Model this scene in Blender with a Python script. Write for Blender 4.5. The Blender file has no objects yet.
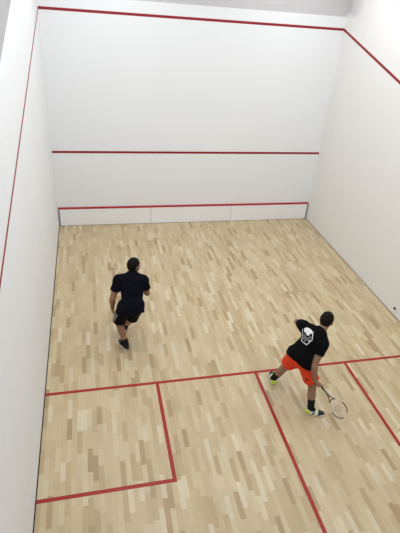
import bpy, bmesh, math, random
import numpy as np
from mathutils import Vector, Matrix
from mathutils.bvhtree import BVHTree

random.seed(4)
COL = bpy.context.scene.collection
A = lambda *v: np.array(v, dtype=float)
def nrm(v):
    v = np.asarray(v, float); return v / np.linalg.norm(v)

# ------------------------------------------------------------------ materials
def lin(c):
    return tuple((x / 12.92 if x <= .04045 else ((x + .055) / 1.055) ** 2.4) for x in [v / 255 for v in c]) + (1.0,)

def mat(name, rgb, rough=.6, spec=.4, noise=0.0, scale=20.0, bump=0.0, bscale=60.0, metal=0.0, sss=0.0):
    m = bpy.data.materials.new(name); m.use_nodes = True
    nt = m.node_tree; b = nt.nodes['Principled BSDF']
    b.inputs['Base Color'].default_value = lin(rgb)
    b.inputs['Roughness'].default_value = rough
    b.inputs['Specular IOR Level'].default_value = spec
    b.inputs['Metallic'].default_value = metal
    if sss:
        b.inputs['Subsurface Weight'].default_value = sss
        b.inputs['Subsurface Radius'].default_value = (.012, .005, .003)
        b.inputs['Subsurface Scale'].default_value = 1.0
    tc = nt.nodes.new('ShaderNodeTexCoord')
    if noise:
        n = nt.nodes.new('ShaderNodeTexNoise'); n.inputs['Scale'].default_value = scale; n.inputs['Detail'].default_value = 4
        nt.links.new(tc.outputs['Object'], n.inputs['Vector'])
        mx = nt.nodes.new('ShaderNodeMix'); mx.data_type = 'RGBA'
        c = lin(rgb)
        mx.inputs['A'].default_value = tuple(x * (1 - noise) for x in c[:3]) + (1,)
        mx.inputs['B'].default_value = tuple(min(1, x * (1 + noise)) for x in c[:3]) + (1,)
        nt.links.new(n.outputs['Fac'], mx.inputs['Factor']); nt.links.new(mx.outputs['Result'], b.inputs['Base Color'])
    if bump:
        n = nt.nodes.new('ShaderNodeTexNoise'); n.inputs['Scale'].default_value = bscale; n.inputs['Detail'].default_value = 5
        nt.links.new(tc.outputs['Object'], n.inputs['Vector'])
        bp = nt.nodes.new('ShaderNodeBump'); bp.inputs['Strength'].default_value = bump; bp.inputs['Distance'].default_value = .01
        nt.links.new(n.outputs['Fac'], bp.inputs['Height']); nt.links.new(bp.outputs['Normal'], b.inputs['Normal'])
    return m

class NT:
    def __init__(s, m): s.nt = m.node_tree
    def n(s, t, **kw):
        x = s.nt.nodes.new(t)
        for k, v in kw.items(): setattr(x, k, v)
        return x
    def l(s, a, b): s.nt.links.new(a, b)
    def math(s, op, a, b=None):
        x = s.n('ShaderNodeMath', operation=op)
        for i, v in enumerate((a, b)):
            if v is None: continue
            if isinstance(v, (int, float)): x.inputs[i].default_value = v
            else: s.l(v, x.inputs[i])
        return x.outputs[0]

def wood_floor():
    m = bpy.data.materials.new('maple_strips'); m.use_nodes = True
    k = NT(m); b = m.node_tree.nodes['Principled BSDF']
    tc = k.n('ShaderNodeTexCoord'); sp = k.n('ShaderNodeSeparateXYZ'); k.l(tc.outputs['Object'], sp.inputs[0])
    u = k.math('DIVIDE', sp.outputs['X'], .0655); col = k.math('FLOOR', u)
    wn = k.n('ShaderNodeTexWhiteNoise', noise_dimensions='1D'); k.l(col, wn.inputs['W'])
    sc = k.n('ShaderNodeSeparateColor'); k.l(wn.outputs['Color'], sc.inputs[0])
    ln = k.math('ADD', k.math('MULTIPLY', sc.outputs[0], .14), .27)
    v = k.math('ADD', k.math('DIVIDE', sp.outputs['Y'], ln), k.math('MULTIPLY', sc.outputs[1], 37.0))
    row = k.math('FLOOR', v)
    cv = k.n('ShaderNodeCombineXYZ'); k.l(col, cv.inputs[0]); k.l(row, cv.inputs[1])
    w2 = k.n('ShaderNodeTexWhiteNoise', noise_dimensions='2D'); k.l(cv.outputs[0], w2.inputs['Vector'])
    s2 = k.n('ShaderNodeSeparateColor'); k.l(w2.outputs['Color'], s2.inputs[0])
    rp = k.n('ShaderNodeValToRGB'); k.l(s2.outputs[0], rp.inputs[0])
    e = rp.color_ramp.elements
    e[0].position = 0; e[0].color = lin(FLOOR_C[0])
    e[1].position = 1; e[1].color = lin(FLOOR_C[-1])
    for p, c in zip((.10, .3, .62, .88), FLOOR_C[1:-1]):
        x = e.new(p); x.color = lin(c)
    # grain inside each strip
    mp = k.n('ShaderNodeMapping'); mp.inputs['Scale'].default_value = (70, 5, 1); k.l(tc.outputs['Object'], mp.inputs[0])
    off = k.n('ShaderNodeVectorMath', operation='ADD'); k.l(mp.outputs[0], off.inputs[0]); k.l(w2.outputs['Color'], off.inputs[1])
    gn = k.n('ShaderNodeTexNoise'); gn.inputs['Scale'].default_value = 1.0; gn.inputs['Detail'].default_value = 3; k.l(off.outputs[0], gn.inputs['Vector'])
    # slow tone drift between boards
    bn = k.n('ShaderNodeTexNoise'); bn.inputs['Scale'].default_value = 2.2; k.l(tc.outputs['Object'], bn.inputs['Vector'])
    g = k.math('ADD', k.math('MULTIPLY', k.math('SUBTRACT', gn.outputs['Fac'], .5), .22), k.math('MULTIPLY', k.math('SUBTRACT', bn.outputs['Fac'], .5), .22))
    fu = k.math('FRACT', u); fv = k.math('FRACT', v)
    gap = k.math('MAXIMUM', k.math('LESS_THAN', fu, .022), k.math('LESS_THAN', fv, .006))
    gain = k.math('ADD', k.math('SUBTRACT', 1.0, k.math('MULTIPLY', gap, .16)), g)
    mx = k.n('ShaderNodeVectorMath', operation='SCALE'); k.l(rp.outputs['Color'], mx.inputs[0]); k.l(gain, mx.inputs['Scale'])
    k.l(mx.outputs[0], b.inputs['Base Color'])
    b.inputs['Roughness'].default_value = .42; b.inputs['Specular IOR Level'].default_value = .35
    return m

def plaster(name, rgb, grey_patch=None, mottled=.02, blocks=False):
    m = bpy.data.materials.new(name); m.use_nodes = True
    k = NT(m); b = m.node_tree.nodes['Principled BSDF']
    tc = k.n('ShaderNodeTexCoord')
    n1 = k.n('ShaderNodeTexNoise'); n1.inputs['Scale'].default_value = 1.1; n1.inputs['Detail'].default_value = 6; k.l(tc.outputs['Object'], n1.inputs['Vector'])
    mx = k.n('ShaderNodeMix', data_type='RGBA'); c = lin(rgb)
    mx.inputs['A'].default_value = tuple(x * (1 - mottled) for x in c[:3]) + (1,)
    mx.inputs['B'].default_value = tuple(min(1, x * (1 + mottled)) for x in c[:3]) + (1,)
    k.l(n1.outputs['Fac'], mx.inputs['Factor']); out = mx.outputs['Result']
    if grey_patch:                                # grey tone with a noisy edge near the top of the front corner
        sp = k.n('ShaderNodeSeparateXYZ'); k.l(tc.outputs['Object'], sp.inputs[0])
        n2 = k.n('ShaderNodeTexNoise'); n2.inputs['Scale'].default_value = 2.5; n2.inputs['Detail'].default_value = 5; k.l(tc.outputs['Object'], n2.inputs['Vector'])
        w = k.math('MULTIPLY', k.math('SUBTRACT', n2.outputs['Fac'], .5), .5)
        mz = k.n('ShaderNodeMapRange'); k.l(k.math('ADD', sp.outputs['Z'], k.math('MULTIPLY', w, .4)), mz.inputs[0]); mz.inputs[1].default_value = grey_patch[0]; mz.inputs[2].default_value = grey_patch[0] + .12
        my = k.n('ShaderNodeMapRange'); k.l(k.math('ADD', sp.outputs['Y'], w), my.inputs[0]); my.inputs[1].default_value = grey_patch[1]; my.inputs[2].default_value = grey_patch[1] + .7
        m2 = k.n('ShaderNodeMix', data_type='RGBA'); m2.inputs['B'].default_value = lin(grey_patch[2])
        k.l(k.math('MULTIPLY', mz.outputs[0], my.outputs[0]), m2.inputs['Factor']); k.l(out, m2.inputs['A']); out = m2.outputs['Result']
    if blocks:
        mp = k.n('ShaderNodeMapping'); mp.inputs['Rotation'].default_value = (math.pi / 2, 0, 0); k.l(tc.outputs['Object'], mp.inputs[0])
        br = k.n('ShaderNodeTexBrick'); k.l(mp.outputs[0], br.inputs['Vector'])
        br.inputs['Scale'].default_value = 1.0; br.inputs['Brick Width'].default_value = .95; br.inputs['Row Height'].default_value = .5
        br.inputs['Mortar Size'].default_value = .012; br.inputs['Mortar Smooth'].default_value = .6
        br.inputs['Color1'].default_value = (.97, .97, .97, 1); br.inputs['Color2'].default_value = (1.02, 1.01, 1.02, 1); br.inputs['Mortar'].default_value = (1.07, 1.07, 1.07, 1)
        m3 = k.n('ShaderNodeMix', data_type='RGBA', blend_type='MULTIPLY'); m3.inputs['Factor'].default_value = 1
        k.l(out, m3.inputs['A']); k.l(br.outputs['Color'], m3.inputs['B']); out = m3.outputs['Result']
    k.l(out, b.inputs['Base Color'])
    n3 = k.n('ShaderNodeTexNoise'); n3.inputs['Scale'].default_value = 9; n3.inputs['Detail'].default_value = 6; k.l(tc.outputs['Object'], n3.inputs['Vector'])
    bp = k.n('ShaderNodeBump'); bp.inputs['Strength'].default_value = .08; bp.inputs['Distance'].default_value = .02
    k.l(n3.outputs['Fac'], bp.inputs['Height']); k.l(bp.outputs['Normal'], b.inputs['Normal'])
    b.inputs['Roughness'].default_value = .55; b.inputs['Specular IOR Level'].default_value = .25
    return m

FLOOR_C = [(166, 143, 108), (181, 160, 123), (190, 170, 135), (194, 176, 141), (199, 183, 150), (208, 194, 165)]
M = dict(
    floor=wood_floor(),
    wall=plaster('white_plaster', (234, 236, 238)),
    wall_r=plaster('white_plaster_side', (234, 233, 231), grey_patch=(4.84, 9.0, (198, 196, 197))),
    raw=plaster('raw_grey_plaster', (200, 197, 199), mottled=.10, blocks=True),
    conc=plaster('grey_concrete', (172, 172, 174), mottled=.12),
    red_w=mat('red_wall_paint', (146, 36, 44), .5, .3, .05, 6),
    red_f=mat('red_floor_paint', (156, 34, 26), .45, .35, .06, 8),
    red_t=mat('red_tin_strip', (168, 34, 44), .4, .4),
    tin=mat('white_tin_board', (240, 242, 244), .45, .3, .02, 3),
    dark=mat('dark_gap', (42, 42, 44), .8, .2),
    base=mat('grey_brown_edge', (158, 142, 128), .7, .2, .1, 8),
    ball=mat('black_rubber', (38, 38, 40), .55, .4, .1, 90),
)

# ------------------------------------------------------------------ plain mesh helpers
def link(name, me, material=None, parent=None):
    o = bpy.data.objects.new(name, me); COL.objects.link(o)
    if material is not None and me is not None and not me.materials: me.materials.append(material)
    if parent is not None: o.parent = parent
    return o
def pydata(name, vs, fs, smooth=False):
    me = bpy.data.meshes.new(name); me.from_pydata([tuple(map(float, v)) for v in vs], [], [tuple(map(int, f)) for f in fs]); me.update()
    if smooth:
        me.polygons.foreach_set('use_smooth', [True] * len(me.polygons))
    return me
def prism(name, poly, axis, a, b, material, parent=None):
    """extrude a polygon given in the two other axes from a to b along axis"""
    n = len(poly); vs = []
    for t in (a, b):
        for p in poly:
            q = list(p); q.insert(axis, t); vs.append(q)
    fs = [tuple(range(n)), tuple(range(2 * n - 1, n - 1, -1))] + [(i, i + n, (i + 1) % n + n, (i + 1) % n) for i in range(n)]
    me = pydata(name, vs, fs)
    bm = bmesh.new(); bm.from_mesh(me); bmesh.ops.recalc_face_normals(bm, faces=bm.faces); bm.to_mesh(me); bm.free()
    return link(name, me, material, parent)
def box(name, lo, hi, material, parent=None):
    return prism(name, [(lo[0], lo[1]), (hi[0], lo[1]), (hi[0], hi[1]), (lo[0], hi[1])], 2, lo[2], hi[2], material, parent)
def structure(o, label, cat):
    o['kind'] = 'structure'; o['label'] = label; o['category'] = cat; return o
def thing(name, loc, label, cat):
    o = bpy.data.objects.new(name, None); COL.objects.link(o); o.location = loc
    o['label'] = label; o['category'] = cat; o.empty_display_size = .1; return o

# ------------------------------------------------------------------ the court
W, L = 6.4, 9.75
fl = structure(box('floor', (-.3, -.3, -.12), (W + .3, L + .3, 0), M['floor']), 'pale maple strip floor of the squash court with red lines', 'floor')
T = .0025
def floor_line(name, poly): prism(name, poly, 2, 0, T, M['red_f'], fl)
SY = 4.28
floor_line('short_line', [(0.014, SY - .025), (W - .02, SY - .025), (W - .02, SY + .025), (0.014, SY + .025)])
floor_line('half_court_line', [(3.175, 0), (3.225, 0), (3.225, SY - .025), (3.175, SY - .025)])
def service_box(sx, name):
    x = lambda v: v if sx > 0 else W - v
    b0, b1, s0, s1 = 2.592, 2.642, 1.6, 1.65
    floor_line(name, [(x(.014), b0), (x(s1), b0), (x(s1), SY - .025), (x(s0), SY - .025), (x(s0), b1), (x(.014), b1)])
service_box(1, 'service_box_line'); service_box(-1, 'service_box_line')

TOPF = 4.84
wf = structure(prism('wall_front', [(0, 0), (W, 0), (W, TOPF), (0, TOPF)], 1, L, L + .25, M['wall']), 'white front wall of the court facing the players', 'wall')
prism('out_line', [(0.0, 4.57), (W, 4.57), (W, 4.62), (0.0, 4.62)], 1, L - .003, L, M['red_w'], wf)
prism('service_line', [(0.0, 1.78), (W, 1.78), (W, 1.83), (0.0, 1.83)], 1, L - .003, L, M['red_w'], wf)
structure(prism('wall_front_upper', [(-.25, TOPF), (W + .25, TOPF), (W + .25, 6.6), (-.25, 6.6)], 1, L + .015, L + .25, M['raw']), 'raw grey plaster band above the white front wall', 'wall')
def ztop(y): return 4.857 + .3355 * (y - 6.063)
wl = structure(prism('wall_left', [(-.25, 0), (L + .25, 0), (L + .25, ztop(L + .25)), (-.25, ztop(-.25))], 0, -.25, 0, M['wall']), 'white left side wall with a thin sloping red line', 'wall')
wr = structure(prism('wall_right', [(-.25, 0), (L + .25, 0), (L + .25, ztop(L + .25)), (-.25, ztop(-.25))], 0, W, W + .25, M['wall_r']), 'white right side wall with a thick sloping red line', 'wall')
def zl(y): return 4.57 + (2.13 - 4.57) * (L - y) / L
for w_, x0, x1, wd in ((wl, 0, .003, .046), (wr, W - .003, W, .052)):
    prism('out_line', [(0, zl(0)), (L, zl(L)), (L, zl(L) + wd), (0, zl(0) + wd)], 0, x0, x1, M['red_w'], w_)
structure(prism('wall_left_upper', [(-.25, ztop(-.25)), (L + .25, ztop(L + .25)), (L + .25, 6.6), (-.25, 6.6)], 0, -.25, -.02, M['conc']), 'grey unpainted wall above the white left wall', 'wall')
structure(prism('wall_right_upper', [(-.25, ztop(-.25)), (L + .25, ztop(L + .25)), (L + .25, 6.6), (-.25, 6.6)], 0, W + .02, W + .25, M['conc']), 'grey unpainted wall above the white right wall', 'wall')
structure(prism('wall_back', [(0, 0), (W, 0), (W, 2.13), (0, 2.13)], 1, -.2, 0, M['wall']), 'low white back wall below the viewing gallery', 'wall')
structure(box('baseboard_left', (0.0005, .001, .0005), (.013, L - .05, .008), M['dark']), 'dark thin gap strip along the left wall', 'baseboard')
structure(box('baseboard_right', (W - .015, .001, .0005), (W - .0005, L - .05, .012), M['base']), 'grey brown edge strip along the right wall', 'baseboard')

# the tin: three white boards with a red strip on top
tin = thing('tin', (W / 2, L, 0), 'low white tin board with red top strip along the front wall', 'tin')
def tbox(name, lo, hi, m, parent=tin):
    o = box(name, (lo[0] - W / 2, lo[1] - L, lo[2]), (hi[0] - W / 2, hi[1] - L, hi[2]), m, parent); return o
X0, X1 = .022, 6.372
cuts = [X0 + .012, 2.194, 4.247, X1 - .012]
for a, b in zip(cuts[:-1], cuts[1:]):
    tbox('board', (a + .004, L - .025, .012), (b - .004, L - .001, .434), M['tin'])
tbox('backing', (X0 + .02, L - .024, .004), (X1 - .02, L - .002, .42), mat('tin_backing', (150, 150, 152), .7))
prism('top_strip', [(-.030, .434), (-.001, .434), (-.001, .476), (-.016, .476)], 0, X0 - W / 2, X1 - W / 2, M['red_t'], tin)
for x in (X0, X1 - .012): tbox('end_cap', (x, L - .030, .003), (x + .012, L - .001, .434), M['dark'])

# ------------------------------------------------------------------ signed-distance fields -> one continuous surface
class Field:
    def __init__(s, lo, hi, h):
        s.lo = np.array(lo, float); s.h = h
        s.n = np.ceil((np.array(hi) - s.lo) / h).astype(int) + 1
        s.d = np.full(s.n, .2, np.float32)
        s.ax = [(s.lo[i] + h * np.arange(s.n[i])).astype(np.float32) for i in range(3)]
    def _sub(s, lo, hi):
        a = np.clip(np.floor((np.array(lo) - s.lo) / s.h).astype(int), 0, s.n); b = np.clip(np.ceil((np.array(hi) - s.lo) / s.h).astype(int) + 1, 0, s.n)
        sl = tuple(slice(int(a[i]), int(b[i])) for i in range(3))
        P = np.meshgrid(*[s.ax[i][sl[i]] for i in range(3)], indexing='ij', sparse=True)
        return sl, P
    def _un(s, sl, nd, k, mode):
        d = s.d[sl]
        if mode == 'sub':
            s.d[sl] = np.maximum(d, -nd)
        elif k > 0:
            h = np.maximum(k - np.abs(d - nd), 0) / k
            s.d[sl] = np.minimum(d, nd) - h * h * k / 4
        else: s.d[sl] = np.minimum(d, nd)
    def cone(s, a, b, ra, rb, k=.02, mode='add', cut_a=False, cut_b=False):
        a, b = np.array(a, float), np.array(b, float); r = max(ra, rb) + k + .03
        sl, P = s._sub(np.minimum(a, b) - r, np.maximum(a, b) + r)
        if 0 in s.d[sl].shape: return
        v = b - a; l2 = v @ v
        q = [P[i] - a[i] for i in range(3)]
        t = (q[0] * v[0] + q[1] * v[1] + q[2] * v[2]) / l2
        tc = np.clip(t, 0, 1)
        nd = np.sqrt(sum((q[i] - tc * v[i]) ** 2 for i in range(3))) - (ra + (rb - ra) * tc)
        ln = math.sqrt(l2)
        if cut_b: nd = np.maximum(nd, (t - 1) * ln)
        if cut_a: nd = np.maximum(nd, -t * ln)
        s._un(sl, nd.astype(np.float32), k, mode)
    def ell(s, c, R, r, k=.02, mode='add'):
        """ellipsoid, R rows = local axes"""
        c = np.array(c, float); R = np.array(R, float); r = np.array(r, float)
        e = np.sqrt(((R * r[:, None]) ** 2).sum(0)) + k + .03
        sl, P = s._sub(c - e, c + e)
        if 0 in s.d[sl].shape: return
        q = [P[i] - c[i] for i in range(3)]
        k0 = 0; k1 = 0
        for j in range(3):
            y = q[0] * R[j, 0] + q[1] * R[j, 1] + q[2] * R[j, 2]
            k0 = k0 + (y / r[j]) ** 2; k1 = k1 + (y / r[j] ** 2) ** 2
        k0 = np.sqrt(k0); k1 = np.sqrt(k1) + 1e-6
        s._un(sl, (k0 * (k0 - 1) / k1).astype(np.float32), k, mode)
    def cut(s, p, n):
        """keep the side the normal points away from"""
        n = nrm(n); P = np.meshgrid(*s.ax, indexing='ij', sparse=True)
        s.d = np.maximum(s.d, ((P[0] - p[0]) * n[0] + (P[1] - p[1]) * n[1] + (P[2] - p[2]) * n[2]).astype(np.float32))
    def folds(s, amp, dirs, seed):
        rs = np.random.RandomState(seed); P = np.meshgrid(*s.ax, indexing='ij', sparse=True)
        for f, d in dirs:
            d = nrm(d) * f; o = np.cross(d, rs.randn(3)); o = nrm(o) * f * .35; ph = rs.rand(2) * 6.28
            s.d += (amp * np.sin(P[0] * d[0] + P[1] * d[1] + P[2] * d[2] + ph[0] + 1.3 * np.sin(P[0] * o[0] + P[1] * o[1] + P[2] * o[2] + ph[1]))).astype(np.float32)
    def mesh(s):
        """naive surface nets"""
        d = s.d; neg = d < 0
        c = np.zeros(tuple(x - 1 for x in d.shape), np.int8)
        for i in (0, 1):
            for j in (0, 1):
                for k in (0, 1):
                    c += neg[i:d.shape[0] - 1 + i, j:d.shape[1] - 1 + j, k:d.shape[2] - 1 + k]
        I = np.argwhere((c > 0) & (c < 8))
        idx = np.full(c.shape, -1, np.int64); idx[tuple(I.T)] = np.arange(len(I))
        cor = [(i, j, k) for i in (0, 1) for j in (0, 1) for k in (0, 1)]
        val = np.stack([d[I[:, 0] + a, I[:, 1] + b, I[:, 2] + e] for a, b, e in cor], 1)
        acc = np.zeros((len(I), 3)); cnt = np.zeros(len(I))
        for p in range(8):
            for q in range(p + 1, 8):
                dif = np.array(cor[q]) - np.array(cor[p])
                if np.abs(dif).sum() != 1: continue
                m = (val[:, p] < 0) != (val[:, q] < 0)
                t = val[m, p] / (val[m, p] - val[m, q])
                acc[m] += np.array(cor[p]) + t[:, None] * dif; cnt[m] += 1
        V = s.lo + s.h * (I + acc / cnt[:, None])
        F = []
        for ax in range(3):
            o = [0, 0, 0]; o[ax] = 1
            a = neg[:d.shape[0] - o[0], :d.shape[1] - o[1], :d.shape[2] - o[2]]; b = neg[o[0]:, o[1]:, o[2]:]
            E = np.argwhere(a != b); u, w = (ax + 1) % 3, (ax + 2) % 3
            E = E[(E[:, u] > 0) & (E[:, w] > 0) & (E[:, u] < d.shape[u] - 1) & (E[:, w] < d.shape[w] - 1)]
            eu = np.zeros(3, int); eu[u] = 1; ew = np.zeros(3, int); ew[w] = 1
            q = np.stack([idx[tuple((E - x).T)] for x in (eu + ew, ew, np.zeros(3, int), eu)], 1)
            fl_ = ~a[tuple(E.T)]
            q[fl_] = q[fl_][:, ::-1]
            F.append(q)
        F = np.concatenate(F); F = F[(F >= 0).all(1)]
        return V, F
    def smooth_mesh(s, it=2):
        V, F = s.mesh()
        e = np.concatenate([F[:, [0, 1]], F[:, [1, 2]], F[:, [2, 3]], F[:, [3, 0]]])
        for _ in range(it):
            for lam in (.5, -.48):
                S = np.zeros_like(V); n = np.zeros(len(V))
                for a, b in ((0, 1), (1, 0)):
                    np.add.at(S, e[:, a], V[e[:, b]]); np.add.at(n, e[:, a], 1)
                V = V + lam * (S / np.maximum(n, 1)[:, None] - V)
        return V, F
def npmesh(name, V, F, origin=(0, 0, 0)):
    me = bpy.data.meshes.new(name); V = V - np.array(origin)
    me.vertices.add(len(V)); me.vertices.foreach_set('co', V.astype(np.float32).ravel())
    me.loops.add(F.size); me.loops.foreach_set('vertex_index', F.astype(np.int32).ravel())
    me.polygons.add(len(F)); me.polygons.foreach_set('loop_start', (np.arange(len(F)) * 4).astype(np.int32))
    me.update(calc_edges=True); me.validate()
    me.polygons.foreach_set('use_smooth', np.ones(len(me.polygons), bool)); me.update()
    return me

# ------------------------------------------------------------------ body pieces
def frame(P, N, Ls, Rs):
    u = nrm(N - P); r = Rs - Ls; r = nrm(r - u * (r @ u)); f = np.cross(u, r)
    return r, f, u
def head_frame(fwd, up):
    f = nrm(fwd); r = nrm(np.cross(f, up)); u = np.cross(r, f); return r, f, u
HS = 1.07
def add_head(F0, c, hf, neck):
    r, f, u = hf; R = np.array([r, f, u]); at = lambda x, y, z: c + HS * (x * r + y * f + z * u)
    class F:
        cone = staticmethod(lambda a, b, ra, rb, k=.02, mode='add': F0.cone(a, b, ra * HS, rb * HS, k, mode))
        ell = staticmethod(lambda c_, R_, rr, k=.02, mode='add': F0.ell(c_, R_, np.array(rr) * HS, k, mode))
    F.cone(neck, at(0, -.015, -.06), .058, .055, .03)
    F.ell(at(0, -.012, .03), R, (.074, .096, .086), .02)
    F.ell(at(0, .03, -.045), R, (.058, .062, .066), .03)
    F.ell(at(0, .062, -.092), R, (.026, .022, .018), .025)                 # chin
    F.ell(at(0, .079, .020), R, (.05, .015, .011), .012)                    # brow
    for s in (-1, 1):
        F.ell(at(s * .045, .062, -.022), R, (.02, .018, .02), .02)          # cheek
        F.ell(at(s * .031, .098, .004), R, (.0135, .011, .0065), .008, 'sub')  # eye socket
        F.ell(at(s * .082, -.010, -.008), R, (.010, .02, .032), .006)       # ear
    F.cone(at(0, .088, .008), at(0, .112, -.026), .009, .013, .012)         # nose
    F.ell(at(0, .094, -.056), R, (.022, .009, .006), .006)                  # lips
    F.ell(at(0, .092, -.066), R, (.019, .009, .006), .006)
def add_limbs(F0, J, arm=1.16, leg=1.13):
    g = [arm]
    class F:
        cone = staticmethod(lambda a, b, ra, rb, k: F0.cone(a, b, ra * g[0], rb * g[0], k))
    for s in 'LR':
        g[0] = arm
        sh, el, wr, hp, kn, an = (J[s + x] for x in ('sh', 'el', 'wr', 'hp', 'kn', 'an'))
        F.cone(sh, sh + (el - sh) * .5, .056, .047, .03); F.cone(sh + (el - sh) * .5, el, .047, .038, .02)
        m = el + (wr - el) * .3
        F.cone(el, m, .038, .041, .015); F.cone(m, wr, .041, .026, .015)
        g[0] = leg
        m = hp + (kn - hp) * .5
        F.cone(hp, m, .092, .078, .03); F.cone(m, kn, .078, .055, .02)
        back = nrm((hp + an) / 2 - kn)                                       # the hollow of the knee
        F.cone(kn, kn + (an - kn) * .5, .053, .047, .02); F.cone(kn + (an - kn) * .5, an, .047, .035, .02)
        F.cone(kn + (an - kn) * .18 + back * .014, kn + (an - kn) * .45 + back * .016, .040, .042, .03)
        F0.ell(kn - back * .02, np.eye(3), (.042, .042, .048), .025)           # kneecap
        ft = J[s + 'ft']; F.cone(an, ft, .030, .024, .02)
def add_torso(F, J, g=0.0, hem=None):
    P, N = J['P'], J['N']; r, f, u = frame(P, N, J['Lsh'], J['Rsh'])
    rp = J['Rhp'] - J['Lhp']; rp = nrm(rp - u * (rp @ u)); fp = np.cross(u, rp)
    at = lambda t: P + (N - P) * t
    sm = (J['Lsh'] + J['Rsh']) / 2
    R = np.array([r, f, u]); Rp = np.array([rp, fp, u]); Rm = np.array([nrm(r + rp), nrm(f + fp), u])
    F.ell(at(.74) + f * .015, R, (.155 + g, .105 + g, .165), .05)
    F.ell(at(.42) + f * .01, Rm, (.14 + g, .098 + g, .17), .06)
    F.ell(at(.08) + f * .0, Rp, (.158 + g, .112 + g, .14), .06)
    F.cone(J['Lsh'], J['Rsh'], .056 + g * .6, .056 + g * .6, .05)
    for s in 'LR': F.cone(J[s + 'sh'], N - u * .01 + f * .01, .05 + g * .4, .052 + g * .3, .05)
    return r, f, u
def hand_relaxed(F, wr, d, n, side, curl=(.35, .5, .4)):
    """d = wrist to fingers, n = out of the palm, thumb toward side"""
    d = nrm(d); n = nrm(n - d * (n @ d)); w = np.cross(n, d)
    w = w if w @ side > 0 else -w
    F.cone(wr, wr + d * .02, .027, .026, .015)
    F.ell(wr + d * .052, np.array([w, n, d]), (.042, .017, .052), .012)
    ln = (.072, .080, .086, .078); off = (-.035, -.012, .011, .034)
    for i in range(4):
        p = wr + d * (.088 + .006 * (i in (1, 2))) + w * off[i]; ang = 0; fan = off[i] * 3.0
        for j, (fr, rd) in enumerate(((.45, .0088), (.31, .0080), (.24, .0072))):
            ang += curl[j] + .06 * (3 - i); dd = d * math.cos(ang) + n * math.sin(ang); dd = nrm(dd + w * fan * math.cos(ang))
            q = p + dd * ln[i] * fr; F.cone(p, q, rd, rd - .0006, .004); p = q
    p = wr + d * .028 + w * .034
    for l_, dd in ((.042, nrm(d * .70 + w * .62 + n * .3)), (.034, nrm(d * .86 + w * .30 + n * .42))):
        q = p + dd * l_; F.cone(p, q, .0115, .0095, .008); p = q
def hand_grip(F, wr, g, a, p, rad=.0165):
    """fist closed on a handle through g along a (toward the racket head); p points from the handle to the palm"""
    a = nrm(a); p = nrm(p - a * (p @ a)); w = np.cross(a, p); R = np.array([a, p, w])
    pc = g + p * (rad + .017)
    F.ell(pc, R, (.044, .017, .036), .012)
    F.cone(wr, pc, .026, .024, .02)
    for sgn, offs, span, rr in ((1, (-.036, -.0125, .011, .034), 3.9, .0086),):
        for i, o in enumerate(offs):
            c = g + a * o; R0 = rad + .0085; prev = None
            sp = span * (.86, .97, 1.0, .95)[i]
            for t in np.linspace(.55, .55 + sp * .8, 6):
                dd = p * math.cos(t) + w * math.sin(t); pt = c + dd * (R0 + (.012 if t < .7 else 0)) + a * .006 * (t - 1)
                if prev is not None: F.cone(prev, pt, rr, rr - .0003, .003)
                prev = pt
    prev = None
    for t in np.linspace(.5, 2.1, 4):
        dd = p * math.cos(t) - w * math.sin(t); pt = g + a * (.030 + .016 * t) + dd * (rad + .010)
        if prev is not None: F.cone(prev, pt, .0115, .0105, .006)
        prev = pt

def bvh_of(V, F): return BVHTree.FromPolygons([tuple(v) for v in V], [tuple(f) for f in F])
def decal(name, polys, bv, c, ex, ey, n, material, parent, origin, lift=.0022, grid=.006):
    """flat shapes laid on a cloth surface: polys in (x,y) metres on the plane at c, dropped along -n onto the mesh"""
    bm = bmesh.new()
    for poly in polys:
        fv = [bm.verts.new((x, y, 0)) for x, y in poly]; bm.faces.new(fv)
    bmesh.ops.triangulate(bm, faces=bm.faces[:])
    for _ in range(5):
        es = [e for e in bm.edges if e.calc_length() > grid * 2]
        if not es: break
        bmesh.ops.subdivide_edges(bm, edges=es, cuts=1); bmesh.ops.triangulate(bm, faces=bm.faces[:])
    for v in bm.verts:
        q = Vector(c + ex * v.co.x + ey * v.co.y + n * .25)
        h = bv.ray_cast(q, Vector(-n), .6)
        pos = h[0] + h[1] * lift if h[0] is not None else Vector(c + ex * v.co.x + ey * v.co.y)
        v.co = pos - Vector(origin)
    me = bpy.data.meshes.new(name); bm.to_mesh(me); bm.free()
    return link(name, me, material, parent)
def stroke(pts, w, closed=False):
    """quads along a polyline"""
    out = []; n = len(pts)
    for i in range(n if closed else n - 1):
        a = np.array(pts[i]); b = np.array(pts[(i + 1) % n]); d = nrm(b - a); t = np.array([-d[1], d[0]]) * w / 2; e = d * w * .45
        out.append([tuple(a - e + t), tuple(a - e - t), tuple(b + e - t), tuple(b + e + t)])
    return out

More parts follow.
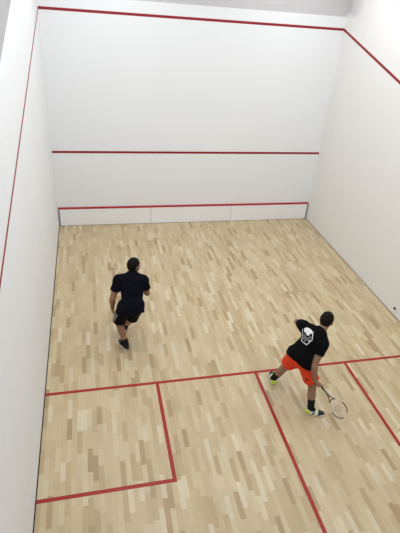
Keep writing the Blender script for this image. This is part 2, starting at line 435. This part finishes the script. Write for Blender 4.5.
# ------------------------------------------------------------------ shoes (built once per style in their own frame: x heel to toe, z up)
def shoe_meshes(Ln=.285):
    I = np.eye(3); k = Ln / .285
    def base(g=0.0, top=True):
        F = Field((-.03, -.085, -.02), (Ln + .03, .085, .16), .004)
        F.ell((.058 * k, 0, .045), I, (.058 + g, .036 + g, .052 + g), .01)
        F.ell((.13 * k, 0, .042), I, (.085 + g, .040 + g, .046 + g), .03)
        F.ell((.205 * k, -.002, .030), I, (.078 + g, .047 + g, .032 + g), .03)
        F.cone((.062 * k, 0, .06), (.055 * k, 0, .100), .040 + g, .041 + g, .02, cut_b=True)
        F.ell((.115 * k, 0, .072), I, (.05 + g, .024 + g, .026 + g), .02)      # tongue
        return F
    out = {}
    F = base(); F.cone((.064 * k, 0, .085), (.052 * k, 0, .13), .034, .036, 0, 'sub'); F.cut((0, 0, .016), (0, 0, -1)); out['upper'] = F.smooth_mesh(1)
    S = Field((-.03, -.08, -.015), (Ln + .03, .08, .06), .0035)
    S.cone((.052 * k, 0, .015), (.14 * k, 0, .015), .041, .040, .02); S.cone((.14 * k, 0, .015), (.222 * k, -.002, .015), .040, .050, .02)
    S.ell((.225 * k, -.002, .015), I, (.063, .049, .04), .02)
    S.cut((0, 0, .030), (-.04, 0, 1)); S.cut((0, 0, .0), (0, 0, -1)); out['sole'] = S.smooth_mesh(1)
    C = base(.0022); C.cut((.165 * k, 0, 0), (-1, 0, .25)); C.cut((0, 0, .024), (0, 0, -1)); out['toe_cap'] = C.smooth_mesh(1)
    H = base(.0022); H.cut((.07 * k, 0, .05), (1, 0, .9)); H.cut((0, 0, .024), (0, 0, -1)); H.cut((0, 0, .09), (0, 0, 1)); out['heel_counter'] = H.smooth_mesh(1)
    # laces: crossing tubes over the tongue
    vs, fs = [], []
    bv = bvh_of(*out['upper'])
    for i in range(5):
        x = (.115 + .016 * i) * k; prev = None
        for s in range(9):
            y = (s - 4) / 4 * .021; h = bv.ray_cast(Vector((x, y, .2)), Vector((0, 0, -1)))
            p = np.array(h[0]) + A(0, 0, .002); ring = len(vs)
            for q in range(6):
                t = q / 6 * 2 * math.pi; vs.append(p + A(math.cos(t) * .0035, 0, math.sin(t) * .003))
            if prev is not None: fs += [(prev + q, prev + (q + 1) % 6, ring + (q + 1) % 6, ring + q) for q in range(6)]
            prev = ring
    out['laces'] = (np.array(vs), np.array(fs))
    St = []                                                                    # side flashes
    return out
SHOE = shoe_meshes()
SHOE_BV = bvh_of(*SHOE['upper'])
def put_shoe(heel, toe, up, mats, parent, origin, flashes=None):
    heel, toe = np.array(heel, float), np.array(toe, float)
    x = nrm(toe - heel); y = nrm(np.cross(up, x)); z = np.cross(x, y); Rm = np.array([x, y, z])
    mk = lambda n, key: npmesh(n, SHOE[key][0] @ Rm + heel, SHOE[key][1], origin)
    s = link('shoe', mk('shoe', 'upper'), mats['upper'], parent)
    for key in ('sole', 'toe_cap', 'heel_counter', 'laces'):
        link(key, mk(key, key), mats[key], s)
    if flashes:
        for sy in (-1, 1):
            vs, fs = [], []
            for poly in flashes:
                n0 = len(vs); sub = []
                for (a, b) in zip(poly[0], poly[1]):
                    for t in (0, .5, 1):
                        sub.append(np.array(a) * (1 - t) + np.array(b) * t)
                for q in sub:
                    h = SHOE_BV.ray_cast(Vector((q[0], sy * .12, q[1])), Vector((0, -sy, 0)))
                    p = np.array(h[0]) + A(0, sy * .003, 0) if h[0] else A(q[0], sy * .04, q[1]); vs.append(p @ Rm + heel - np.array(origin))
                for i in range(len(poly[0]) - 1):
                    for j in range(2): fs.append((n0 + i * 3 + j, n0 + i * 3 + j + 1, n0 + i * 3 + j + 4, n0 + i * 3 + j + 3))
            link('side_flash', pydata('side_flash', vs, fs, True), mats['flash'], s)
    return s

# ------------------------------------------------------------------ a person
def person(label, J, head, hf, hands, style, shoes, base, h=.0046):
    B = np.array(base, float)
    pts = np.array([v for v in J.values()] + [head + A(0, 0, .1)])
    lo, hi = pts.min(0) - .24, pts.max(0) + .24
    lo[2] = max(lo[2], .0) if False else -.03
    root = thing('person', tuple(B), label, 'person')
    # body
    F = Field(lo, hi, h)
    r, f, u = add_torso(F, J, 0)
    F.cone(J['Lhp'], J['Rhp'], .095, .095, .05)
    add_limbs(F, J); add_head(F, head, hf, J['N'])
    for fn in hands: fn(F)
    V, Q = F.smooth_mesh(1); me = npmesh('body', V, Q, B)
    body = link('body', me, style['skin'], root)
    me.materials.append(style['lips'])
    hr, hfw, hu = hf
    cen = np.empty(len(me.polygons) * 3, np.float32); me.polygons.foreach_get('center', cen); cen = (cen.reshape(-1, 3) + B - head) / HS
    lx, ly, lz = cen @ hr, cen @ hfw, cen @ hu
    idx = ((np.abs(lx) < .024) & (ly > .082) & (lz < -.05) & (lz > -.073)).astype(np.int32)
    me.polygons.foreach_set('material_index', idx)
    for s in (-1, 1):                                                          # eyes
        c = head + HS * (hr * s * .031 + hfw * .0775 + hu * .003)
        bm = bmesh.new(); bmesh.ops.create_uvsphere(bm, u_segments=16, v_segments=10, radius=.012 * HS)
        Rm = np.array([hr, hu, hfw])                                             # pole toward the front
        for v in bm.verts: v.co = Vector(c - B + np.array(v.co) @ Rm)
        em = bpy.data.meshes.new('eye'); bm.to_mesh(em); bm.free()
        em.materials.append(EYE_W); em.materials.append(EYE_D)
        for p in em.polygons:
            p.use_smooth = True; p.material_index = 1 if (np.array(p.center) + B - c) @ hfw > .0094 * HS else 0
        link('eye', em, None, body)
    # hair
    R = np.array([hr, hfw, hu]); at = lambda x, y, z: head + HS * (x * hr + y * hfw + z * hu)
    H = Field(head - .2, head + .2, .005)
    H.ell(at(0, -.016, .034), R, HS * A(.0815, .103, .092), 0)
    H.ell(at(0, -.024, .004), R, HS * A(.0765, .090, .094), .02)
    H.cut(at(0, .030, .017), nrm(hfw * .76 - hu * .65)); H.cut(at(0, -.06, -.072), -hu)
    for s in (-1, 1): H.cone(at(s * .070, .016, .03), at(s * .072, .014, -.012), .011, .006, .008)   # sideburn
    H.folds(.0012, [(140, hr + hfw * .3), (170, hfw - hr), (120, hu + hr)], 3)
    V, Q = H.smooth_mesh(1); link('hair', npmesh('hair', V, Q, B), style['hair'], root)
    for s in (-1, 1):
        vs = []; 
        Eb = Field(at(s * .033, .09, .03) - .045, at(s * .033, .09, .03) + .045, .0025)
        Eb.cone(at(s * .014, .093, .020), at(s * .034, .089, .026), .0045, .0045, .002); Eb.cone(at(s * .034, .089, .026), at(s * .052, .075, .020), .0045, .003, .002)
        V, Q = Eb.smooth_mesh(1); link('eyebrow', npmesh('eyebrow', V, Q, B), style['hair'], body)
    if style.get('beard'):
        D = Field(head - .2, head + .2, .005)
        D.ell(at(0, .03, -.047), R, HS * A(.0605, .0645, .0685), .03); D.ell(at(0, .062, -.092), R, HS * A(.0285, .0245, .0205), .025)
        D.cut(at(0, .05, -.045), nrm(hu * 1 + hfw * .12)); D.cone(at(0, .08, -.061), at(0, .12, -.061), .016, .016, 0, 'sub'); D.cut(at(0, -.02, 0), -hfw)
        V, Q = D.smooth_mesh(1); link('beard', npmesh('beard', V, Q, B), style['beard'], root)
    # T-shirt
    S = Field(lo, hi, .006)
    add_torso(S, J, style.get('loose', .024))
    rp = nrm(J['Rhp'] - J['Lhp']); hem = J['P'] - u * style.get('hem', .07); mh = (J['Lhp'] + J['Rhp']) / 2 - J['P']; hem = hem + rp * (mh @ rp) * .85
    S.cone(hem - rp * .06 + u * .10, hem + rp * .06 + u * .10, .120, .120, .06); S.cone(hem - rp * .075 + u * .02, hem + rp * .075 + u * .02, .136, .136, .06)
    S.cut(hem, -nrm(u + style.get('hem_tilt', 0) * rp))
    hd = nrm(head - J['N']); S.cone(J['N'] - u * .02, J['N'] + hd * .05, .080, .076, .04)
    S.cut(J['N'] + nrm(hd * .5 + u * .5) * style.get('collar', .046), nrm(hd * .5 + u * .6 + f * .45))
    for s in 'LR':
        sh, el = J[s + 'sh'], J[s + 'el']; d = nrm(el - sh); e = sh + (el - sh) * style.get('sleeve', dict(L=.6, R=.6))[s]
        S.cone(sh, e, .076, .078, .03, cut_b=True)
    S.folds(style.get('fold', .0022), [(38, u + .4 * r), (52, u - .7 * r), (30, r + .5 * f), (70, u + r)], 11)
    for s in 'LR':
        sh, el = J[s + 'sh'], J[s + 'el']; e = sh + (el - sh) * style.get('sleeve', dict(L=.6, R=.6))[s]; d = nrm(el - sh)
        S.cone(e - d * .05, e + d * .05, .060, .066, 0, 'sub')
    SV, SQ = S.smooth_mesh(1); shirt = link('t_shirt', npmesh('t_shirt', SV, SQ, B), style['shirt'], root)
    # shorts
    S = Field(lo, hi, .006)
    S.cone(J['Lhp'] + u * .07 + rp * .03, J['Rhp'] + u * .07 - rp * .03, .109, .109, .05); S.cone(J['Lhp'], J['Rhp'], .114, .114, .05)
    fp_ = np.cross(u, rp); rpp = nrm(rp - u * (rp @ u)); S.ell(J['P'] + (J['N'] - J['P']) * .08, np.array([rpp, nrm(fp_), u]), (.158, .124, .152), .04)
    S.cut(J['P'] + u * .10, u)
    for s in 'LR':
        hp, kn = J[s + 'hp'], J[s + 'kn']; e = hp + (kn - hp) * style['short_len'][s]
        S.cone(hp, e, .104, style.get('short_r', .104), .04, cut_b=True)
    S.folds(.0024, [(36, u + .5 * r), (55, r - .3 * u), (44, f + r)], 5)
    for s in 'LR':
        hp, kn = J[s + 'hp'], J[s + 'kn']; e = hp + (kn - hp) * style['short_len'][s]; d = nrm(kn - hp)
        S.cone(e - d * .05, e + d * .07, .078, .092, 0, 'sub')
    HV, HQ = S.smooth_mesh(1); shorts = link('shorts', npmesh('shorts', HV, HQ, B), style['shorts'], root)
    # socks
    for s in 'LR':
        an, kn, ft = J[s + 'an'], J[s + 'kn'], J[s + 'ft']; top = an + nrm(kn - an) * style['sock_h']
        S = Field(np.minimum(np.minimum(an, top), ft) - .08, np.maximum(np.maximum(an, top), ft) + .08, .005)
        S.cone(top, an, .0565, .0445, .01, cut_a=True); S.cone(an, an * .45 + ft * .55, .0445, .036, .02)
        S.folds(.0008, [(160, kn - an)], 2)
        V, Q = S.smooth_mesh(1); link('sock', npmesh('sock', V, Q, B), style['sock'], root)
    for hl, to, up in shoes: put_shoe(hl, to, up, style['shoe'], root, B, style.get('flashes'))
    return dict(root=root, body=body, shirt=shirt, shorts=shorts, bv_shirt=bvh_of(SV, SQ), bv_shorts=bvh_of(HV, HQ), r=r, f=f, u=u, B=B)

EYE_W = mat('eye_white', (225, 222, 216), .3); EYE_D = mat('eye_iris', (50, 34, 24), .3)

# ------------------------------------------------------------------ squash racket: origin at the butt, x along the shaft, y across the head, z out of the strings
def tube(pts, rad, seg=8, closed=False, flat=1.0):
    pts = [np.array(p, float) for p in pts]; n = len(pts); vs, fs = [], []
    for i, p in enumerate(pts):
        a = pts[(i - 1) % n] if (closed or i > 0) else p; b = pts[(i + 1) % n] if (closed or i < n - 1) else p
        t = nrm(b - a); s = nrm(np.cross(A(0, 0, 1), t)) if abs(t[2]) < .95 else A(0, 1, 0); w = np.cross(t, s)
        rr = rad[i] if hasattr(rad, '__len__') else rad
        for q in range(seg):
            th = 2 * math.pi * q / seg; vs.append(p + s * math.cos(th) * rr * flat + w * math.sin(th) * rr)
    m = n if closed else n - 1
    for i in range(m):
        a, b = i * seg, ((i + 1) % n) * seg
        fs += [(a + q, a + (q + 1) % seg, b + (q + 1) % seg, b + q) for q in range(seg)]
    if not closed: fs += [tuple(range(seg - 1, -1, -1)), tuple((n - 1) * seg + q for q in range(seg))]
    return vs, fs
def merge(lst):
    vs, fs = [], []
    for v, f in lst:
        n = len(vs); vs += list(v); fs += [tuple(i + n for i in q) for q in f]
    return vs, fs
RK = dict(black=mat('racket_black', (34, 32, 32), .4, .5), light=mat('racket_silver', (214, 206, 188), .4, .5), grip=mat('racket_grip', (28, 26, 26), .8, .2, .1, 80),
          string=mat('racket_string', (214, 204, 186), .5, .3), logo=mat('racket_string_ink', (176, 146, 122), .7, .2))
def racket(label, butt, axis, normal):
    x = nrm(axis); z = nrm(np.array(normal) - x * (np.array(normal) @ x)); y = np.cross(z, x); R = np.array([x, y, z]); o = np.array(butt, float)
    root = thing('squash_racket', tuple(o), label, 'racket')
    put = lambda name, vf, m, par, sm=True: link(name, pydata(name, np.array(vf[0]) @ R, vf[1], sm), m, par)
    cx, ax, ay = .527, .150, .103
    P = lambda t, k=1.0: A(cx - ax * math.cos(t) * k, ay * math.sin(t) * k * (1 - .10 * math.cos(t)), 0)      # t=0 at the throat
    arc = lambda a, b, n=22: [P(t) for t in np.linspace(a, b, n)]
    fr = merge([tube(arc(math.radians(-30), math.radians(30)), .0052, 8, False, 1.3)])
    frame_o = put('frame', fr, RK['black'], root)
    for a, b, m in ((30, 75, 'light'), (75, 145, 'black'), (145, 190, 'light'), (190, 275, 'black'), (275, 330, 'light')):
        put('hoop_section', tube(arc(math.radians(a), math.radians(b), 14), .0052, 8, False, 1.3), RK[m], root)
    th = []
    for s in (-1, 1):
        q = P(math.radians(40) * s); th.append(tube([A(.285, s * .004, 0), A(.33, s * .012, 0), A(.37, s * .030, 0), A(.405, s * .051, 0), q], [.0075, .007, .0062, .0056, .0052], 8))
    put('throat', merge(th), RK['black'], root)
    put('shaft', tube([A(.18, 0, 0), A(.24, 0, 0), A(.292, 0, 0)], [.010, .0095, .009], 10), RK['black'], root)
    xs = np.linspace(0, .20, 26)
    put('grip', tube([A(v, 0, 0) for v in xs], [(.0165 if i < 2 else .0132 + .0008 * (i % 2)) * (1 - .08 * (i / 26)) for i in range(26)], 8), RK['grip'], root, False)
    st = []
    for v in np.linspace(-.09, .09, 14):
        t = [q for q in np.linspace(0, math.pi, 200)]
        xs_ = [P(q)[0] for q in t if abs(P(q)[1]) >= abs(v)]
        st.append(tube([A(min(xs_), v, 0), A(max(xs_), v, 0)], .0007, 4))
    for v in np.linspace(cx - ax + .014, cx + ax - .014, 18):
        yv = max((P(q)[1] for q in np.linspace(0, math.pi, 300) if abs(P(q)[0] - v) < .006), default=.02)
        st.append(tube([A(v, -yv, .0008), A(v, yv, .0008)], .0007, 4))
    so = put('strings', merge(st), RK['string'], root)
    lg = []                                                                    # ring printed on the strings
    for r0, r1 in ((.050, .041), (.022, .015)):
        n = 40; vs = [A(cx + math.cos(t) * rr, math.sin(t) * rr, .0022) for t in np.linspace(0, 2 * math.pi, n, endpoint=False) for rr in (r0, r1)]
        lg.append((vs, [(2 * i, 2 * i + 1, (2 * i + 3) % (2 * n), (2 * i + 2) % (2 * n)) for i in range(n)]))
    for t in np.linspace(0, 2 * math.pi, 5, endpoint=False):
        d = A(math.cos(t), math.sin(t), 0); e = A(-d[1], d[0], 0); c = A(cx, 0, .0022)
        lg.append(([c + d * .022 + e * .004, c + d * .022 - e * .004, c + d * .036 - e * .003, c + d * .036 + e * .003], [(0, 1, 2, 3)]))
    put('string_emblem', merge(lg), RK['logo'], so, False)
    return root

# ------------------------------------------------------------------ player in navy by the left
skin1 = mat('skin_tan', (150, 108, 84), .5, .35, .06, 14, sss=.06); lips1 = mat('lips_tan', (140, 84, 74), .45)
skin2 = mat('skin_olive', (146, 112, 90), .5, .35, .06, 14, sss=.06); lips2 = mat('lips_olive', (140, 86, 78), .45)
hair1 = mat('hair_black', (20, 15, 15), .8, .15, .25, 120, .5, 160); hair2 = mat('hair_dark_brown', (24, 19, 18), .8, .15, .25, 120, .5, 160)
J1 = dict(P=A(1.335, 5.16, .82), N=A(1.355, 5.42, 1.25), Lsh=A(1.145, 5.40, 1.175), Rsh=A(1.53, 5.37, 1.165),
          Lel=A(1.04, 5.29, .90), Lwr=A(1.035, 5.35, .685), Rel=A(1.595, 5.385, .90), Rwr=A(1.49, 5.555, 1.00),
          Lhp=A(1.205, 5.15, .80), Rhp=A(1.40, 5.16, .79), Lkn=A(1.125, 5.275, .45), Rkn=A(1.335, 5.345, .435),
          Lan=A(1.224, 5.118, .105), Ran=A(1.253, 5.605, .125), Lft=A(1.18, 5.21, .04), Rft=A(1.237, 5.685, .075))
head1 = A(1.395, 5.485, 1.375); hf1 = head_frame(A(.74, .66, -.12), A(.05, .1, 1))
RG1 = dict(g=A(1.40, 5.585, .965), a=A(1.165, 5.68, .64) - A(1.40, 5.585, .965))
style1 = dict(skin=skin1, lips=lips1, hair=hair1, beard=mat('beard_black', (46, 36, 32), .7, .2, .3, 200),
              shirt=mat('navy_jersey', (9, 11, 22), .9, .1, .12, 30, .25, 90), shorts=mat('black_shorts', (9, 9, 15), .85, .1, .1, 30, .2, 80),
              sock=mat('black_sock', (22, 22, 26), .9, .2), sock_h=.085, collar=.036, loose=.036, hem=.10, short_len=dict(L=.90, R=.86), short_r=.106,
              shoe=dict(upper=mat('black_shoe', (22, 22, 30), .7, .3), sole=mat('white_sole', (226, 224, 220), .6, .3), toe_cap=mat('dark_navy_toe', (28, 30, 44), .6, .3),
                        heel_counter=mat('black_heel', (30, 30, 36), .6, .3), laces=mat('dark_laces', (60, 60, 66), .8, .2)))
up0 = A(0, 0, 1)
h1 = [lambda F: hand_relaxed(F, J1['Lwr'], A(.03, .10, -1), A(.9, .25, .1), A(.1, 1, .1)),
      lambda F: hand_grip(F, J1['Rwr'], RG1['g'], RG1['a'], A(.45, -.55, .35))]
p1 = person('man in a navy T-shirt and black shorts stepping away on the left', J1, head1, hf1, h1, style1,
            [(A(1.255, 5.06, 0.002), A(1.135, 5.30, 0.002), up0), (A(1.262, 5.552, .012), A(1.205, 5.825, .085), A(0, -.25, 1))], (1.24, 5.30, 0))
# grey side stripes down the left hip of the shorts
grey = mat('silver_stripe', (140, 142, 146), .6, .3); d1 = nrm(J1['Lkn'] - J1['Lhp']); n1 = nrm(A(-1, -.45, .25)); n1 = nrm(n1 - d1 * (n1 @ d1)); e1 = np.cross(d1, n1)
for o_ in (-.026, 0, .026):
    decal('side_stripe', [[(.10, o_ - .008), (.30, o_ - .008), (.30, o_ + .008), (.10, o_ + .008)]], p1['bv_shorts'], J1['Lhp'] + n1 * .1, d1, e1, n1, grey, p1['shorts'], p1['B'])
ax1 = nrm(RG1['a']); racket('squash racket held across his front by the man in navy', RG1['g'] - ax1 * .095, ax1, A(.15, -.9, .4))

# ------------------------------------------------------------------ player in black by the short line
J2 = dict(P=A(3.54, 3.645, .83), N=A(3.81, 3.70, 1.22), Lsh=A(3.635, 3.90, 1.195), Rsh=A(3.79, 3.555, 1.11),
          Lel=A(3.67, 4.15, 1.065), Lwr=A(3.86, 4.20, .93), Rel=A(3.68, 3.445, .845), Rwr=A(3.72, 3.425, .605),
          Lhp=A(3.50, 3.70, .80), Rhp=A(3.61, 3.58, .78), Lkn=A(3.49, 3.88, .455), Rkn=A(3.76, 3.505, .455),
          Lan=A(3.400, 4.01, .105), Ran=A(3.735, 3.345, .105), Lft=A(3.42, 4.10, .045), Rft=A(3.82, 3.315, .045))
head2 = A(3.925, 3.80, 1.34); hf2 = head_frame(A(.72, .62, -.30), A(.25, .2, 1))
RG2 = dict(g=A(3.795, 3.400, .535)); RG2['a'] = nrm(A(4.10, 3.04, .20) - RG2['g'])
navy = mat('shoe_navy', (30, 34, 52), .6, .35)
neon = mat('shoe_neon_yellow', (196, 226, 48), .55, .35); white = mat('shoe_white', (220, 224, 216), .6, .3)
style2 = dict(skin=skin2, lips=lips2, hair=hair2, shirt=mat('black_jersey', (10, 10, 12), .9, .1, .12, 30, .25, 90),
              shorts=mat('orange_shorts', (226, 66, 36), .75, .25, .06, 20, .15, 80), sock=mat('black_crew_sock', (20, 20, 24), .9, .2), sock_h=.135, loose=.034, hem=.05, short_len=dict(L=.60, R=.84), short_r=.118, sleeve=dict(L=.40, R=.47),
              shoe=dict(upper=white, sole=mat('pale_sole', (206, 204, 186), .6, .3), toe_cap=navy, heel_counter=neon, laces=neon, flash=navy),
              flashes=[([(.085, .03), (.10, .055), (.115, .075)], [(.115, .03), (.125, .055), (.135, .072)])])
h2 = [lambda F: hand_relaxed(F, J2['Lwr'], A(.75, .05, -.5), A(0, -.9, -.3), A(.3, 0, 1), (.45, .6, .5)),
      lambda F: hand_grip(F, J2['Rwr'], RG2['g'], RG2['a'], A(-.75, .2, .6))]
p2 = person('man in a black T-shirt and orange shorts lunging at the short line', J2, head2, hf2, h2, style2,
            [(A(3.39, 3.945, .002), A(3.452, 4.243, .002), up0), (A(3.665, 3.358, .002), A(3.93, 3.280, .002), up0)], (3.6, 3.68, 0))
racket('squash racket reaching toward the floor in the hand of the man in orange shorts', RG2['g'] - RG2['a'] * .095, RG2['a'], A(-.38, -.65, .66))
# white shield emblem on the back
u, r, f = p2['u'], p2['r'], p2['f']; n2 = -f
ce = J2['P'] + (J2['N'] - J2['P']) * .66 - f * .10 - r * .075
rot_ = math.radians(32); er, eu = r * math.cos(rot_) + u * math.sin(rot_), u * math.cos(rot_) - r * math.sin(rot_)
er, eu = er * 1.1, eu * 1.1
print_w = mat('white_print', (226, 226, 228), .7, .2); print_g = mat('grey_print', (150, 152, 158), .7, .2)
sh_pts = [(-.072, .085), (.0, .10), (.075, .07), (.085, -.03), (.02, -.10), (-.062, -.06)]
em = decal('back_emblem', stroke(sh_pts[2:] + sh_pts[:1], .009), p2['bv_shirt'], ce, er, eu, n2, print_w, p2['shirt'], p2['B'])
blot = [[(-.05, .10), (-.02, .118), (.025, .105), (.06, .085), (.072, .055), (.045, .04), (.03, .015), (.0, .02), (-.02, .045), (-.045, .06)]]
decal('emblem_crest', blot, p2['bv_shirt'], ce, er, eu, n2, print_w, p2['shirt'], p2['B'], lift=.003)
lt = []
for k_, (x_, y_) in enumerate([(-.055, .02), (-.03, .0), (-.005, -.018), (.02, -.03), (-.045, -.025), (-.015, -.048), (.04, -.005)]):
    lt += stroke([(x_, y_), (x_ + .014, y_ + .012), (x_ + .018, y_ - .006)], .007) + stroke([(x_ + .002, y_ - .012), (x_ + .016, y_ - .018)], .006)
decal('emblem_lettering', lt, p2['bv_shirt'], ce, er, eu, n2, print_g, p2['shirt'], p2['B'])
decal('emblem_mark', stroke([(.045, -.05), (.06, -.04), (.055, -.062)], .009), p2['bv_shirt'], ce, er, eu, n2, print_w, p2['shirt'], p2['B'])
# small dark badge on the right leg of the shorts
dk = nrm(J2['Rkn'] - J2['Rhp']); nb = nrm(A(-.75, -.6, .35)); nb = nrm(nb - dk * (nb @ dk)); eb = np.cross(dk, nb)
decal('shorts_badge', [[(.205 + math.cos(t) * .026, math.sin(t) * .021) for t in np.linspace(0, 2 * math.pi, 10, endpoint=False)]], p2['bv_shorts'], J2['Rhp'] + nb * .1, dk, eb, nb, mat('dark_badge', (70, 24, 22), .7), p2['shorts'], p2['B'])
# dark band on the right wrist
wb = J2['Rwr'] + nrm(J2['Rel'] - J2['Rwr']) * .02; WB = Field(wb - .06, wb + .06, .004); dw = nrm(J2['Rel'] - J2['Rwr'])
WB.cone(wb - dw * .007, wb + dw * .007, .0335, .0335, 0, cut_a=True, cut_b=True); V, Q = WB.smooth_mesh(1)
link('wristband', npmesh('wristband', V, Q, p2['B']), mat('dark_wristband', (52, 36, 36), .7), p2['root'])

# ------------------------------------------------------------------ the ball just striking the right wall
bm = bmesh.new(); bmesh.ops.create_icosphere(bm, subdivisions=4, radius=.024)
for v in bm.verts:
    v.co.x *= .9
    if v.co.x > .0: v.co.x *= .92
bme = bpy.data.meshes.new('squash_ball'); bm.to_mesh(bme); bm.free(); bme.polygons.foreach_set('use_smooth', [True] * len(bme.polygons))
ball = link('squash_ball', bme, M['ball']); ball.location = (W - .0215, 5.40, .155)
ball['label'] = 'small black squash ball against the base of the right wall'; ball['category'] = 'ball'

# ------------------------------------------------------------------ light
def area(name, loc, sx, sy, power, col=(.97, .99, 1), rot=(0, 0, 0)):
    l = bpy.data.lights.new(name, 'AREA'); l.shape = 'RECTANGLE'; l.size = sx; l.size_y = sy; l.energy = power; l.color = col
    o = bpy.data.objects.new(name, l); COL.objects.link(o); o.location = loc; o.rotation_euler = rot
    o['label'] = 'long ceiling light above the court'; o['category'] = 'light'; return o
for x in (1.4, 5.0):
    for y in (2.2, 5.0, 7.8):
        area('ceiling_light', (x, y, 6.4), .5, 1.8, 56)
wld = bpy.data.worlds.new('World'); bpy.context.scene.world = wld; wld.use_nodes = True
bg = wld.node_tree.nodes['Background']; bg.inputs[0].default_value = (.97, .98, 1.0, 1); bg.inputs[1].default_value = .43

# ------------------------------------------------------------------ camera
cam = bpy.data.cameras.new('Camera'); co = bpy.data.objects.new('Camera', cam); COL.objects.link(co)
FP, CX, CY = 470.498, 209.807, 268.394
cam.sensor_fit = 'VERTICAL'; cam.sensor_height = 24.0; cam.lens = FP / 533 * 24.0
cam.shift_x = -(CX - 200) / 533; cam.shift_y = (CY - 266.5) / 533
rv = Vector((1.01086201, -0.18716892, -0.16731687)); rm = Matrix.Rotation(rv.length, 4, rv.normalized())
co.matrix_world = Matrix.Translation((.83318953, -.88910904, 5.24971664)) @ rm
cam.clip_start = .05
sc = bpy.context.scene; sc.camera = co
sc.view_settings.view_transform = 'Standard'; sc.view_settings.look = 'None'; sc.view_settings.exposure = 0.0
